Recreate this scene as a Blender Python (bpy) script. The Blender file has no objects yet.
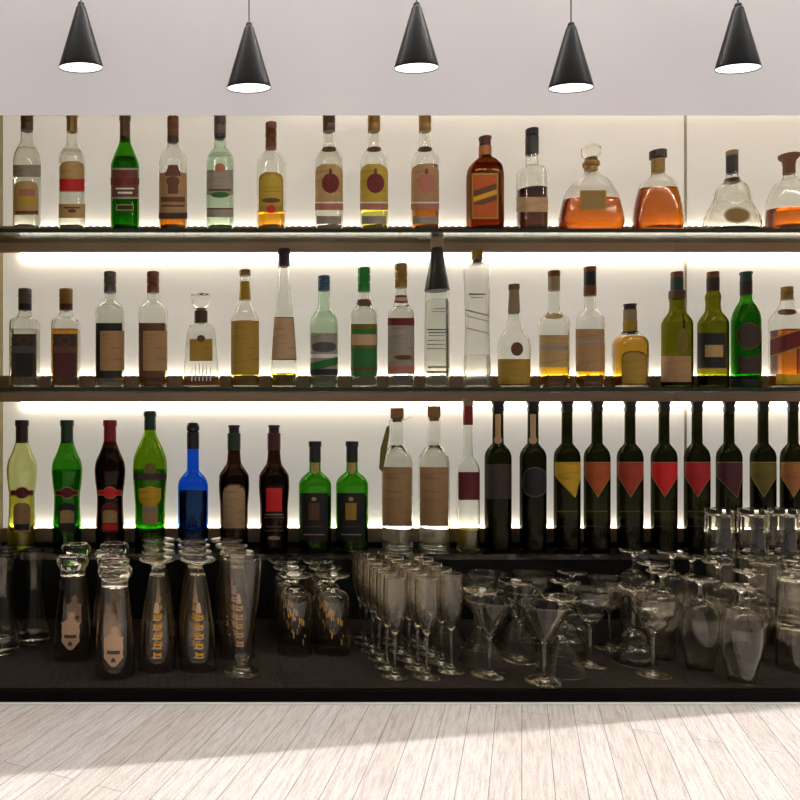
import bpy, bmesh, math, random
from mathutils import Vector
sc = bpy.context.scene
C = sc.collection
random.seed(7)
# ------------------------------------------------------------------ camera
cam_d = bpy.data.cameras.new('camera'); cam = bpy.data.objects.new('camera', cam_d); C.objects.link(cam)
cam.location = (0, 0, 0); cam.rotation_euler = (math.pi/2, 0, 0)
cam_d.sensor_width = 36; cam_d.lens = 36*720/800; cam_d.shift_x = .28125; cam_d.shift_y = .025
cam_d.clip_start = .05
sc.camera = cam
# ------------------------------------------------------------------ light
w = bpy.data.worlds.new('world'); sc.world = w; w.use_nodes = True
w.node_tree.nodes['Background'].inputs[0].default_value = (1.0, .985, .98, 1)
w.node_tree.nodes['Background'].inputs[1].default_value = .13
sd = bpy.data.lights.new('sun', 'SUN'); sun = bpy.data.objects.new('sun', sd); C.objects.link(sun)
sd.energy = 2.2; sd.angle = math.radians(.3); sd.color = (1, .97, .92)
sun.rotation_euler = (math.radians(30), 0, 0)          # shines down and towards the bar (+Y)
def add_fill_light(x, y, ex, ey, power):  # unseen area light, added to brighten the upper wall and the floor
    d = bpy.data.lights.new('overhead_fill', 'AREA'); o = bpy.data.objects.new('overhead_fill', d); C.objects.link(o)
    d.shape = 'RECTANGLE'; d.size = ex; d.size_y = ey; d.energy = power; d.color = (1, .985, .975); o.location = (x, y, 1.88)
    return o
add_fill_light(.8, .72, 4.0, .10, 17)
LED = 6.5
LED_COL = (1, .95, .86)
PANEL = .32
sc.view_settings.view_transform = 'Standard'; sc.view_settings.look = 'None'
sc.view_settings.gamma = 1; sc.view_settings.use_curve_mapping = False
sc.view_settings.exposure = 0
cy = sc.cycles
cy.max_bounces = 28; cy.transmission_bounces = 28; cy.glossy_bounces = 8; cy.diffuse_bounces = 3
cy.transparent_max_bounces = 16; cy.sample_clamp_indirect = 30; cy.use_denoising = True
cy.caustics_reflective = False; cy.caustics_refractive = True; cy.blur_glossy = .3
# ------------------------------------------------------------------ helpers
F = 720.0
def lin(c):
    return tuple(((v/255)/12.92 if v/255 <= .04045 else ((v/255+.055)/1.055)**2.4) for v in c)
def rgba(c): return (*lin(c), 1)
M = {}
def mat(name, c, rough=.5, metal=0, spec=.5, emit=None, es=0):
    m = bpy.data.materials.new(name); m.use_nodes = True
    b = m.node_tree.nodes['Principled BSDF']
    b.inputs['Base Color'].default_value = rgba(c); b.inputs['Roughness'].default_value = rough
    b.inputs['Metallic'].default_value = metal; b.inputs['Specular IOR Level'].default_value = spec
    if emit:
        b.inputs['Emission Color'].default_value = (*emit, 1); b.inputs['Emission Strength'].default_value = es
    M[name] = m
    return m
def nd(m, t, **kw):
    n = m.node_tree.nodes.new(t)
    for k, v in kw.items(): setattr(n, k, v)
    return n
def lk(m, a, b): m.node_tree.links.new(a, b)
def glass(name, c, passes, rough=0.0, ior=1.5, bump=None):
    m = bpy.data.materials.new(name); m.use_nodes = True; nt = m.node_tree
    nt.nodes.remove(nt.nodes['Principled BSDF'])
    g = nd(m, 'ShaderNodeBsdfGlass'); g.inputs['Roughness'].default_value = rough; g.inputs['IOR'].default_value = ior
    g.inputs['Color'].default_value = (*[max(v, 1e-4)**(1/passes) for v in lin(c)], 1)
    lk(m, g.outputs[0], nt.nodes['Material Output'].inputs[0])
    if bump:
        tc = nd(m, 'ShaderNodeTexCoord')
        v = nd(m, 'ShaderNodeTexVoronoi'); v.inputs['Scale'].default_value = bump[0]
        b = nd(m, 'ShaderNodeBump'); b.inputs['Strength'].default_value = bump[1]; b.inputs['Distance'].default_value = .003
        lk(m, tc.outputs['Object'], v.inputs['Vector']); lk(m, v.outputs['Distance'], b.inputs['Height']); lk(m, b.outputs[0], g.inputs['Normal'])
    M[name] = m
    return m
def paper(name, c, c2=None, amt=.4, gloss=.6):
    """printed paper: smeared lines of print running across it"""
    m = mat(name, c, gloss)
    nt = m.node_tree; b = nt.nodes['Principled BSDF']
    c2 = c2 or tuple(int(v*.62) for v in c)
    tc = nd(m, 'ShaderNodeTexCoord'); mp = nd(m, 'ShaderNodeMapping'); mp.inputs['Scale'].default_value = (16, 4, 120)
    n = nd(m, 'ShaderNodeTexNoise'); n.inputs['Scale'].default_value = 1; n.inputs['Detail'].default_value = 2
    r = nd(m, 'ShaderNodeValToRGB'); r.color_ramp.elements[0].position = .52; r.color_ramp.elements[1].position = .68
    mul = nd(m, 'ShaderNodeMath', operation='MULTIPLY'); mul.inputs[1].default_value = amt
    mx = nd(m, 'ShaderNodeMix', data_type='RGBA')
    lk(m, tc.outputs['Object'], mp.inputs[0]); lk(m, mp.outputs[0], n.inputs['Vector']); lk(m, n.outputs[0], r.inputs[0])
    lk(m, r.outputs[0], mul.inputs[0]); lk(m, mul.outputs[0], mx.inputs[0])
    mx.inputs[6].default_value = rgba(c); mx.inputs[7].default_value = rgba(c2)
    lk(m, mx.outputs[2], b.inputs['Base Color'])
    return m

def mesh_obj(name, bm, mats, parent=None, smooth=True, angle=None):
    me = bpy.data.meshes.new(name); bm.to_mesh(me); bm.free()
    for m in (mats if isinstance(mats, (list, tuple)) else [mats]): me.materials.append(M[m])
    if smooth:
        for p in me.polygons: p.use_smooth = True
        if angle: 
            try: me.set_sharp_from_angle(angle=math.radians(angle))
            except Exception: pass
    o = bpy.data.objects.new(name, me); C.objects.link(o)
    if parent: o.parent = parent
    return o
def tag(o, label, cat, group=None, kind=None):
    o['label'] = label; o['category'] = cat
    if group: o['group'] = group
    if kind: o['kind'] = kind
    return o
def thing(name, label, cat, loc=(0, 0, 0), group=None):
    o = bpy.data.objects.new(name, None); C.objects.link(o); o.location = loc; o.empty_display_size = .02
    return tag(o, label, cat, group)
def dup(root, loc, label):
    r = root.copy(); C.objects.link(r); r.location = loc; r['label'] = label
    for ch in list(root.children):
        c = ch.copy(); C.objects.link(c); c.parent = r
        for g in ch.children:
            d = g.copy(); C.objects.link(d); d.parent = c
    return r
def box_bm(x0, x1, y0, y1, z0, z1, bev=0):
    bm = bmesh.new(); bmesh.ops.create_cube(bm, size=1)
    for v in bm.verts:
        v.co = Vector(((x0+x1)/2+v.co.x*(x1-x0), (y0+y1)/2+v.co.y*(y1-y0), (z0+z1)/2+v.co.z*(z1-z0)))
    if bev: bmesh.ops.bevel(bm, geom=list(bm.edges), offset=bev, segments=2, affect='EDGES', profile=.5)
    return bm
def box(name, m, x0, x1, y0, y1, z0, z1, parent=None, bev=0, kind=None):
    o = mesh_obj(name, box_bm(x0, x1, y0, y1, z0, z1, bev), m, parent, smooth=False)
    if kind: o['kind'] = kind
    return o
def pchip(pts):
    """monotone cubic r(z) through (z, r) points"""
    z = [p[0] for p in pts]; r = [p[1] for p in pts]; n = len(z)
    h = [z[i+1]-z[i] for i in range(n-1)]; d = [(r[i+1]-r[i])/h[i] for i in range(n-1)]
    m = [d[0]]
    for i in range(1, n-1):
        if d[i-1]*d[i] <= 0: m.append(0)
        else:
            w1 = 2*h[i]+h[i-1]; w2 = h[i]+2*h[i-1]; m.append((w1+w2)/(w1/d[i-1]+w2/d[i]))
    m.append(d[-1])
    def f(x):
        if x <= z[0]: return r[0]
        if x >= z[-1]: return r[-1]
        i = 0
        while x > z[i+1]: i += 1
        t = (x-z[i])/h[i]; t2 = t*t; t3 = t2*t
        return (2*t3-3*t2+1)*r[i]+(t3-2*t2+t)*h[i]*m[i]+(-2*t3+3*t2)*r[i+1]+(t3-t2)*h[i]*m[i+1]
    return f
def P(seq, k=5):
    """smooth an (r, z) run with Catmull-Rom"""
    out = []
    for i in range(len(seq)-1):
        p0 = seq[max(i-1, 0)]; p1 = seq[i]; p2 = seq[i+1]; p3 = seq[min(i+2, len(seq)-1)]
        for j in range(k):
            t = j/k
            out.append(tuple(.5*((2*p1[a])+(-p0[a]+p2[a])*t+(2*p0[a]-5*p1[a]+4*p2[a]-p3[a])*t*t+(-p0[a]+3*p1[a]-3*p2[a]+p3[a])*t**3) for a in (0, 1)))
    out.append(seq[-1]); return [(max(r, 0), z) for r, z in out]
def rings(bm, prof, segs=40, sec=None, sub=None):
    """surface of revolution through (r, z); r==0 closes on the axis. sec(theta, r) -> (x, y)"""
    prev = None
    for (r, z) in prof:
        if r <= 1e-6: cur = [bm.verts.new((0, 0, z))]
        else:
            cur = []
            for i in range(segs):
                t = 2*math.pi*i/segs
                x, y = sec(t, r) if sec else (r*math.cos(t), r*math.sin(t))
                cur.append(bm.verts.new((x, y, z)))
        if prev:
            for i in range(segs):
                j = (i+1) % segs
                if len(prev) == 1 and len(cur) > 1: bm.faces.new((prev[0], cur[j], cur[i]))
                elif len(cur) == 1 and len(prev) > 1: bm.faces.new((prev[i], prev[j], cur[0]))
                elif len(prev) > 1: bm.faces.new((prev[i], prev[j], cur[j], cur[i]))
        prev = cur
def lathe(name, prof, m, parent=None, segs=40, angle=None, closed=True):
    bm = bmesh.new(); rings(bm, prof, segs)
    if closed: bmesh.ops.recalc_face_normals(bm, faces=list(bm.faces))
    return mesh_obj(name, bm, m, parent, angle=angle)
def tube(bm, pts, r, segs=8):
    prev = None; n = len(pts)
    for k, p in enumerate(pts):
        p = Vector(p); d = (Vector(pts[min(k+1, n-1)])-Vector(pts[max(k-1, 0)])).normalized()
        a = d.cross(Vector((0, .3, 1)) if abs(d.z) < .9 else Vector((1, 0, 0))).normalized(); b = d.cross(a)
        cur = [bm.verts.new(p+(a*math.cos(2*math.pi*i/segs)+b*math.sin(2*math.pi*i/segs))*r) for i in range(segs)]
        if prev:
            for i in range(segs): bm.faces.new((prev[i], prev[(i+1) % segs], cur[(i+1) % segs], cur[i]))
        else: bm.faces.new(cur[::-1])
        prev = cur
    bm.faces.new(prev)
# ------------------------------------------------------------------ materials
def wall_plaster():
    m = mat('wall_plaster', (226, 222, 224), .85, spec=.2)
    b = m.node_tree.nodes['Principled BSDF']
    tc = nd(m, 'ShaderNodeTexCoord'); n = nd(m, 'ShaderNodeTexNoise'); n.inputs['Scale'].default_value = 5; n.inputs['Detail'].default_value = 5
    mx = nd(m, 'ShaderNodeMix', data_type='RGBA'); mx.inputs[6].default_value = rgba((219, 214, 217)); mx.inputs[7].default_value = rgba((232, 229, 230))
    lk(m, tc.outputs['Object'], n.inputs['Vector']); lk(m, n.outputs[0], mx.inputs[0]); lk(m, mx.outputs[2], b.inputs['Base Color'])
wall_plaster()
def wood_floor():
    m = mat('whitewashed_planks', (225, 218, 214), .75, spec=.2); nt = m.node_tree; b = nt.nodes['Principled BSDF']
    tc = nd(m, 'ShaderNodeTexCoord')
    du = nd(m, 'ShaderNodeVectorMath', operation='DOT_PRODUCT'); du.inputs[1].default_value = (.434, .901, 0)
    dv = nd(m, 'ShaderNodeVectorMath', operation='DOT_PRODUCT'); dv.inputs[1].default_value = (.901, -.434, 0)
    lk(m, tc.outputs['Object'], du.inputs[0]); lk(m, tc.outputs['Object'], dv.inputs[0])
    cb = nd(m, 'ShaderNodeCombineXYZ'); lk(m, du.outputs['Value'], cb.inputs[0]); lk(m, dv.outputs['Value'], cb.inputs[1])
    br = nd(m, 'ShaderNodeTexBrick'); lk(m, cb.outputs[0], br.inputs['Vector'])
    br.offset = .37; br.inputs['Scale'].default_value = 1; br.inputs['Brick Width'].default_value = .9; br.inputs['Row Height'].default_value = .043
    br.inputs['Mortar Size'].default_value = .0005; br.inputs['Mortar Smooth'].default_value = .1; br.inputs['Bias'].default_value = 0
    br.inputs['Color1'].default_value = rgba((232, 224, 219)); br.inputs['Color2'].default_value = rgba((242, 238, 235)); br.inputs['Mortar'].default_value = rgba((140, 130, 124))
    mp = nd(m, 'ShaderNodeMapping'); mp.inputs['Scale'].default_value = (14, 170, 1); lk(m, cb.outputs[0], mp.inputs[0])
    n = nd(m, 'ShaderNodeTexNoise'); n.inputs['Scale'].default_value = 1; n.inputs['Detail'].default_value = 6; n.inputs['Roughness'].default_value = .7; lk(m, mp.outputs[0], n.inputs['Vector'])
    n2 = nd(m, 'ShaderNodeTexNoise'); n2.inputs['Scale'].default_value = 520; n2.inputs['Detail'].default_value = 2; lk(m, cb.outputs[0], n2.inputs['Vector'])
    r = nd(m, 'ShaderNodeValToRGB'); r.color_ramp.elements[0].position = .36; r.color_ramp.elements[0].color = (.66, .60, .58, 1); r.color_ramp.elements[1].position = .56; r.color_ramp.elements[1].color = (1, 1, 1, 1)
    lk(m, n.outputs[0], r.inputs[0])
    r2 = nd(m, 'ShaderNodeValToRGB'); r2.color_ramp.elements[0].position = .40; r2.color_ramp.elements[0].color = (.50, .46, .45, 1); r2.color_ramp.elements[1].position = .50; r2.color_ramp.elements[1].color = (1, 1, 1, 1)
    lk(m, n2.outputs[0], r2.inputs[0])
    x1 = nd(m, 'ShaderNodeMix', data_type='RGBA', blend_type='MULTIPLY'); x1.inputs[0].default_value = .7
    x2 = nd(m, 'ShaderNodeMix', data_type='RGBA', blend_type='MULTIPLY'); x2.inputs[0].default_value = .6
    lk(m, br.outputs['Color'], x1.inputs[6]); lk(m, r.outputs[0], x1.inputs[7]); lk(m, x1.outputs[2], x2.inputs[6]); lk(m, r2.outputs[0], x2.inputs[7])
    lk(m, x2.outputs[2], b.inputs['Base Color'])
wood_floor()
def mat_cloth():
    m = mat('woven_mat', (50, 44, 40), .8, spec=.12); b = m.node_tree.nodes['Principled BSDF']
    tc = nd(m, 'ShaderNodeTexCoord')
    outs = []
    for s in ((420, 12, 1), (12, 420, 1)):
        mp = nd(m, 'ShaderNodeMapping'); mp.inputs['Scale'].default_value = s; lk(m, tc.outputs['Object'], mp.inputs[0])
        n = nd(m, 'ShaderNodeTexNoise'); n.inputs['Scale'].default_value = 1; n.inputs['Detail'].default_value = 3; lk(m, mp.outputs[0], n.inputs['Vector']); outs.append(n.outputs[0])
    ad = nd(m, 'ShaderNodeMath', operation='ADD'); lk(m, outs[0], ad.inputs[0]); lk(m, outs[1], ad.inputs[1])
    r = nd(m, 'ShaderNodeValToRGB'); r.color_ramp.elements[0].position = .75; r.color_ramp.elements[0].color = rgba((15, 12, 10)); r.color_ramp.elements[1].position = 1.25; r.color_ramp.elements[1].color = rgba((48, 41, 35))
    mu = nd(m, 'ShaderNodeMath', operation='MULTIPLY'); mu.inputs[1].default_value = 1.0
    lk(m, ad.outputs[0], mu.inputs[0]); lk(m, mu.outputs[0], r.inputs[0]); lk(m, r.outputs[0], b.inputs['Base Color'])
    bp = nd(m, 'ShaderNodeBump'); bp.inputs['Strength'].default_value = .4; bp.inputs['Distance'].default_value = .001
    lk(m, ad.outputs[0], bp.inputs['Height']); lk(m, bp.outputs[0], b.inputs['Normal'])
mat_cloth()
mat('ceiling_white', (230, 228, 226), .9)
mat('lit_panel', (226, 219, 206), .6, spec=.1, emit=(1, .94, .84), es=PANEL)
mat('led', (255, 250, 240), .5, emit=LED_COL, es=LED)
mat('rail_bronze', (160, 134, 108), .45, metal=.15)
mat('side_gold', (150, 132, 60), .4)
mat('black_gloss', (12, 11, 10), .08)
mat('black_matte', (10, 9, 9), .5, spec=.3)
mat('black_front', (2, 2, 2), .6, spec=.08)
mat('edge_dark', (34, 42, 32), .3)
mat('seam', (190, 180, 160), .5)
mat('white_trim', (240, 238, 234), .6)
glass('shelf_glass', (204, 206, 194), 2, rough=.2)
glass('shelf_edge_glass', (60, 90, 70), 2)
mat('shade_black', (9, 10, 11), .36, spec=.35)
mat('cord_grey', (96, 90, 86), .6)
mat('lamp_disc', (255, 255, 255), .6, emit=(1, 1, 1), es=1.6)
mat('downlight', (255, 255, 255), .6, emit=(1, .93, .84), es=250)
mat('niche_dot', (255, 255, 255), .6, emit=(1, .92, .80), es=36)
mat('led_top', (255, 250, 240), .5, emit=LED_COL, es=3.0)
mat('steel', (190, 190, 190), .3, metal=1)
glass('clear', (238, 240, 232), 4)
glass('drink_clear', (242, 235, 220), 4, rough=.03, ior=1.43)
glass('clear_cut', (236, 234, 224), 4, bump=(80, .35))
glass('clear_ribbed', (238, 238, 230), 4, bump=(70, .25))
glass('frosted', (238, 238, 234), 4, rough=.22)
glass('aqua', (208, 232, 208), 4)
glass('green', (54, 142, 20), 4)
glass('olive', (104, 104, 14), 4)
glass('grass', (104, 148, 14), 4)
glass('wine_green', (24, 25, 6), 4)
glass('brown_g', (46, 22, 10), 4)
glass('amber_g', (120, 52, 10), 4)
glass('pale_green', (214, 220, 150), 4)
glass('blue', (20, 90, 240), 4)
for n, c in dict(l_clear=(240, 240, 234), l_amber=(196, 108, 8), l_cognac=(206, 106, 8), l_whisky=(222, 158, 30), l_yellow=(226, 196, 30), l_gold=(214, 160, 30),
                 l_dark=(70, 24, 8), l_tan=(196, 150, 92), l_green=(40, 150, 30), l_dkgreen=(40, 60, 10), l_navy=(2, 3, 20), l_wine=(36, 26, 10), l_pale=(222, 218, 110), l_oil=(200, 180, 20), l_redbrown=(58, 14, 14), l_milk=(232, 226, 214)).items():
    glass(n, c, 2, ior=1.36)
for n, c in dict(tan=(214, 178, 112), kraft=(200, 156, 106), pink=(222, 184, 138), grey=(178, 168, 152), cream=(232, 220, 190), gold=(196, 156, 52), mustard=(214, 168, 24),
                 brown=(112, 70, 44), dkbrown=(66, 48, 36), black=(28, 26, 26), red=(190, 24, 30), dkred=(120, 22, 26), wine=(96, 28, 40), orange=(214, 96, 20), ored=(206, 66, 24),
                 olive=(128, 112, 26), yellow=(216, 186, 56), green=(40, 120, 40), white=(226, 222, 214), navy=(24, 26, 52), slate=(92, 92, 92), rose=(204, 128, 108), scarlet=(226, 22, 26)).items():
    c = tuple(v*.86 for v in c) if n not in ('scarlet', 'white', 'red', 'mustard') else c
    paper('p_'+n, c)
    paper('q_'+n, c, amt=0.0)
for n, c, mt in (('brown', (104, 72, 48), .2), ('dkbrown', (60, 40, 32), .2), ('gold', (178, 140, 66), .5), ('copper', (140, 84, 46), .4), ('black', (26, 24, 26), 0), ('grey', (112, 104, 96), .3),
                 ('orange', (214, 130, 50), .1), ('blue', (70, 96, 124), .1), ('green', (30, 150, 40), .1), ('dkgreen', (30, 70, 46), .1), ('red', (170, 24, 34), .1), ('plum', (60, 34, 46), .1),
                 ('tan', (176, 150, 112), 0), ('yellow', (204, 164, 40), .3), ('maroon', (96, 26, 26), .1)):
    mat('c_'+n, tuple(v*.78 for v in c), .32, metal=mt)
mat('cork', (140, 100, 62), .85)
mat('cork_dark', (110, 76, 52), .8)
mat('emblem_gold', (216, 160, 44), .35, metal=.6)
mat('emblem_tan', (196, 160, 128), .7)
mat('emblem_dark', (84, 62, 54), .7)
mat('string', (90, 80, 70), .8)
# ------------------------------------------------------------------ setting
XL, XR = -.461, 2.10; DW = 1.93; ZC = -.51; FZ = -.535; DF = 1.36
box('floor', 'whitewashed_planks', -3, 5, -3.0, 2.2, FZ-.1, FZ, kind='structure')
def slab():   # ceiling; its unseen open edge is slanted to shape the sun's shadow line on the floor
    bm = bmesh.new(); e = lambda x: -.277+.18*x
    pts = [(-3, e(-3)), (5, e(5)), (5, 2.2), (-3, 2.2)]
    lo = [bm.verts.new((x, y, 1.9)) for x, y in pts]; hi = [bm.verts.new((x, y, 2.0)) for x, y in pts]
    bm.faces.new(lo); bm.faces.new(hi[::-1])
    for i in range(4): bm.faces.new((lo[i], hi[i], hi[(i+1) % 4], lo[(i+1) % 4]))
    bmesh.ops.recalc_face_normals(bm, faces=list(bm.faces))
    o = mesh_obj('ceiling', bm, 'ceiling_white', smooth=False); o['kind'] = 'structure'
slab()
def bulkhead():
    bm = bmesh.new(); pr = [(DF, .576), (DF+.0015, .576), (DF+.06, .612), (DF+.06, 1.9), (DF, 1.9)]
    a = [bm.verts.new((-3, y, z)) for y, z in pr]; b = [bm.verts.new((5, y, z)) for y, z in pr]
    bm.faces.new(a); bm.faces.new(b[::-1])
    for i in range(5): bm.faces.new((a[i], b[i], b[(i+1) % 5], a[(i+1) % 5]))
    bmesh.ops.recalc_face_normals(bm, faces=list(bm.faces))
    mesh_obj('wall_front', bm, 'wall_plaster', smooth=False)['kind'] = 'structure'
bulkhead()
box('wall_left', 'wall_plaster', -3, XL-.12, DF, DF+.06, FZ, .576, kind='structure')
box('wall_right', 'wall_plaster', XR+.12, 5, DF, DF+.06, FZ, .576, kind='structure')
SEAM = 1.367
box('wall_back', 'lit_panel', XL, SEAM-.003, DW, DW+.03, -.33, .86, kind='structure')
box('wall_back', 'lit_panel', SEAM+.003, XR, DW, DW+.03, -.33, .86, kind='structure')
box('trim_1', 'seam', SEAM-.003, SEAM+.003, DW-.003, DW+.03, -.33, .86, kind='structure')
box('wall_side', 'side_gold', XL-.02, XL, DF+.061, DW+.03, -.33, .86, kind='structure')
box('wall_side', 'side_gold', XR, XR+.02, DF+.061, DW+.03, -.33, .86, kind='structure')
box('wall_side', 'black_matte', XL-.05, XL-.001, DF+.061, DW, ZC-.002, -.346, kind='structure')
box('wall_side', 'black_matte', XR+.001, XR+.05, DF+.061, DW, ZC-.002, -.346, kind='structure')
box('ceiling', 'rail_bronze', XL-.02, XR+.02, DF+.061, DW+.03, .861, .88, kind='structure')
box('wall_lower', 'black_matte', XL-.05, XR+.05, 1.852, 1.88, ZC-.002, -.346, kind='structure')
box('trim_2', 'white_trim', -3, 5, 1.352, 1.3595, FZ, FZ+.0022, kind='structure')
o = box('counter', 'black_front', XL-.11, XR+.11, DF, 1.90, FZ, ZC-.0025, bev=.001)
tag(o, 'low black counter base along the floor under all the glasses', 'counter')
o = box('bar_mat', 'woven_mat', XL-.03, XR+.03, DF+.012, 1.84, ZC-.0024, ZC, bev=.0006)
tag(o, 'dark brown woven mat covering the counter under the glasses', 'mat')

def led_strip(parent, x0, x1, y, z0, z1):
    s = box('led_strip', 'led', x0, x1, y-.004, y+.004, z0, z1, parent)
    bm = bmesh.new(); x = x0
    zz = z1 if z1 > z0 else z0
    while x < x1:
        bmesh.ops.create_cube(bm, size=1, matrix=__import__('mathutils').Matrix.Translation((x, y, led_strip.zb)) @ __import__('mathutils').Matrix.Diagonal((.008, .0085, .006, 1)))
        x += .0185
    b = mesh_obj('led_beads', bm, 'led', s, smooth=False); b['kind'] = 'stuff'
def shelf(name, label, zt, glassy):
    t = thing(name, label, 'shelf', (0, 0, 0))
    if glassy:
        a = .008
        box('glass_panel', 'shelf_glass', XL+.001, 1.2665, 1.79, 1.899, zt-a, zt, t, bev=.0008)
        box('glass_panel', 'shelf_glass', 1.2685, XR-.001, 1.79, 1.899, zt-a, zt, t, bev=.0008)
        zr0, zr1 = zt-.032, zt+.037
        box('edge_strip', 'edge_dark', XL+.001, 1.2665, 1.7875, 1.7898, zt-.0095, zt+.0004, t)
        box('edge_strip', 'edge_dark', 1.2685, XR-.001, 1.7875, 1.7898, zt-.0095, zt+.0004, t)
        t = thing('shelf_rail', label.split(' bottle')[0].replace('topmost', 'bronze rail with light strips behind the topmost').replace('middle', 'bronze rail with light strips behind the middle')+' shelf', 'rail')
        box('rail', 'rail_bronze', XL+.001, 1.3195, 1.90, 1.912, zr0, zr1, t, bev=.001)
        box('rail', 'rail_bronze', 1.3205, XR-.001, 1.90, 1.912, zr0, zr1, t, bev=.001)
        led_strip.zb = zr1+.001; led_strip(t, -.40, XR-.02, 1.917, zr1-.006, zr1)
        led_strip.zb = zr0-.010; led_strip(t, -.41, XR-.02, 1.917, zr0-.009, zr0+.001)
    else:
        box('shelf_board', 'black_gloss', XL+.001, XR-.001, 1.775, 1.90, zt-.015, zt, t, bev=.001)
        t = thing('shelf_rail', 'bronze rail with a light strip behind the glossy black lowest shelf', 'rail')
        box('rail', 'rail_bronze', XL+.001, XR-.001, 1.901, 1.912, zt+.008, zt+.044, t, bev=.001)
        box('rail_foot', 'black_matte', XL+.001, XR-.001, 1.9005, 1.912, zt-.015, zt+.0075, t)
        led_strip.zb = zt+.045; led_strip(t, -.41, XR-.02, 1.917, zt+.038, zt+.044)
Z1, Z2, Z3 = .475, .080, -.330
shelf('bar_shelf', 'topmost glass bottle shelf on a bronze rail, with decanters standing on it', Z1, 1)
shelf('bar_shelf', 'middle glass bottle shelf on a bronze rail lit from below', Z2, 1)
shelf('bar_shelf', 'glossy black lowest bottle shelf just above the stemware', Z3, 0)
t = box('led_strip', 'led_top', .3, XR-.02, 1.908, 1.914, .838, .845)
tag(t, 'warm white light strip hidden at the top of the niche', 'light strip')

t = thing('niche_light', 'row of small bright light dots hidden behind the top edge of the niche', 'light strip', (0, 1.435, .85))
box('light_bar', 'steel', -.42, 2.06, -.012, .012, .002, .011, t)
bm = bmesh.new()
for i in range(50):
    bmesh.ops.create_uvsphere(bm, u_segments=10, v_segments=6, radius=.0075, matrix=__import__('mathutils').Matrix.Translation((-.40+i*.05, 0, 0)))
mesh_obj('light_dots', bm, 'niche_dot', t)['kind'] = 'stuff'
# ------------------------------------------------------------------ pendant lamps
def pendant(px, ybot, label, first=[None]):
    D = 1.25; X = (px-175)/F*D; z = (420-ybot)/F*D
    if first[0]: dz = first[0]; 
    t = thing('pendant_lamp', label, 'lamp', (X, D, z), 'black cone pendant lamps')
    ov = .5
    def sec(th, r): 
        k = ov+(1-ov)*max(0, min(1, 1-(r-.006)/.02)); return r*math.cos(th), r*math.sin(th)*k
    bm = bmesh.new()
    prof = [(.0382, 0), (.0386, .0008), (.0375, .006), (.0085, .1035), (.0065, .1075), (.005, .1085), (0.0001*0, .1085)]
    inn = [(0, .104), (.006, .103), (.0355, .007), (.0382, 0)]
    rings(bm, inn+prof[1:], 48, sec); bmesh.ops.remove_doubles(bm, verts=list(bm.verts), dist=1e-6)
    bmesh.ops.recalc_face_normals(bm, faces=list(bm.faces))
    mesh_obj('lamp_shade', bm, 'shade_black', t, angle=35)
    bm = bmesh.new(); rings(bm, [(0, .0015), (.0372, .0015), (.0366, .004), (0, .004)], 48, sec)
    bmesh.ops.recalc_face_normals(bm, faces=list(bm.faces)); mesh_obj('diffuser', bm, 'lamp_disc', t, angle=30)
    lathe('cord_grip', [(0, .106), (.0052, .106), (.0058, .109), (.0050, .113), (.003, .1145), (0, .1145)], 'shade_black', t, 20)
    bm = bmesh.new(); tube(bm, [(0, 0, .112), (0, 0, 1.9-z)], .0011, 8); mesh_obj('cord', bm, 'cord_grey', t)
    return t
names = ['black cone pendant lamp hanging above the clear bottle with a red-banded label', 'black cone pendant lamp hung low above the clear and amber bottles',
         'black cone pendant lamp hanging in the middle, above the bottle with the darkest amber drink', 'black cone pendant lamp hung low above the round stoppered decanter', 'black cone pendant lamp hanging above the curvy bell shaped decanter']
for (px, yb), nm in zip([(81, 68), (249, 88.5), (416.5, 68.5), (571, 88.5), (738, 69)], names): pendant(px, yb, nm)
for i, X in enumerate([-.35, .15, .65, 1.15, 1.65]):
    t = thing('downlight', 'small round warm ceiling downlight %s' % ['at the row end above the carafes', 'between the row end and the flutes', 'over the champagne flutes', 'over the brandy glasses', 'at the row end above the tumblers'][i], 'lamp', (X, 1.08, 1.9), 'ceiling downlights')
    lathe('trim_ring', [(.044, 0), (.054, 0), (.054, -.004), (.044, -.004), (.044, 0)], 'steel', t, 24)
    lathe('diffuser', [(0, -.0005), (.0435, -.0005), (.0435, -.003), (0, -.003)], 'downlight', t, 24)
# ------------------------------------------------------------------ bottles
paper('q_bronze', (148, 120, 66), amt=0)
SH = {1: (Z1, 1.84, 1.802), 2: (Z2, 1.84, 1.802), 3: (Z3, 1.83, 1.795)}
def std(w, sh, nk, nw, base, top, k=1.0, bw=None):
    """straight body, shoulder from y=sh to y=nk, neck half width nw up to y=top"""
    bw = bw or w
    return [(base, bw*.93), (base-2.2, bw), (sh+1, w), (sh-.35*(sh-nk), nw+(w-nw)*(.62+.26*k)), (sh-.65*(sh-nk), nw+(w-nw)*(.30+.24*k)), (nk, nw+.35), (top, nw)]
def ext(shape, t):
    if shape == 'rect': return 0, 1
    if shape == 'arch':
        if t < .22: s = .45+.55*math.sqrt(max(0, 1-(1-t/.22)**2)); return .5-.5*s, .5+.5*s
        return 0, 1
    if shape == 'ell': s = math.sqrt(max(.0004, 1-(2*t-1)**2)); return .5-.5*s, .5+.5*s
    if shape == 'pent':
        if t < .42: return 0, 1
        q = (t-.42)/.58; return .5*q, 1-.5*q
    if shape == 'pentr':
        if t < .42: return 0, 1
        q = (t-.42)/.58; return .78*q, 1-.2*q
    if shape == 'shield':
        s = 1-.12*abs(math.sin(t*9))-(max(0, t-.6)/.4)**2*.75; return .5-.5*s, .5+.5*s
    if shape == 'lens': s = .25+.75*math.sqrt(max(0, 1-abs(2*t-1)**2.6)); return .5-.5*s, .5+.5*s
    if shape == 'trap': return .5-.5*(.55+.45*t), .5+.5*(.55+.45*t)
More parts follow.
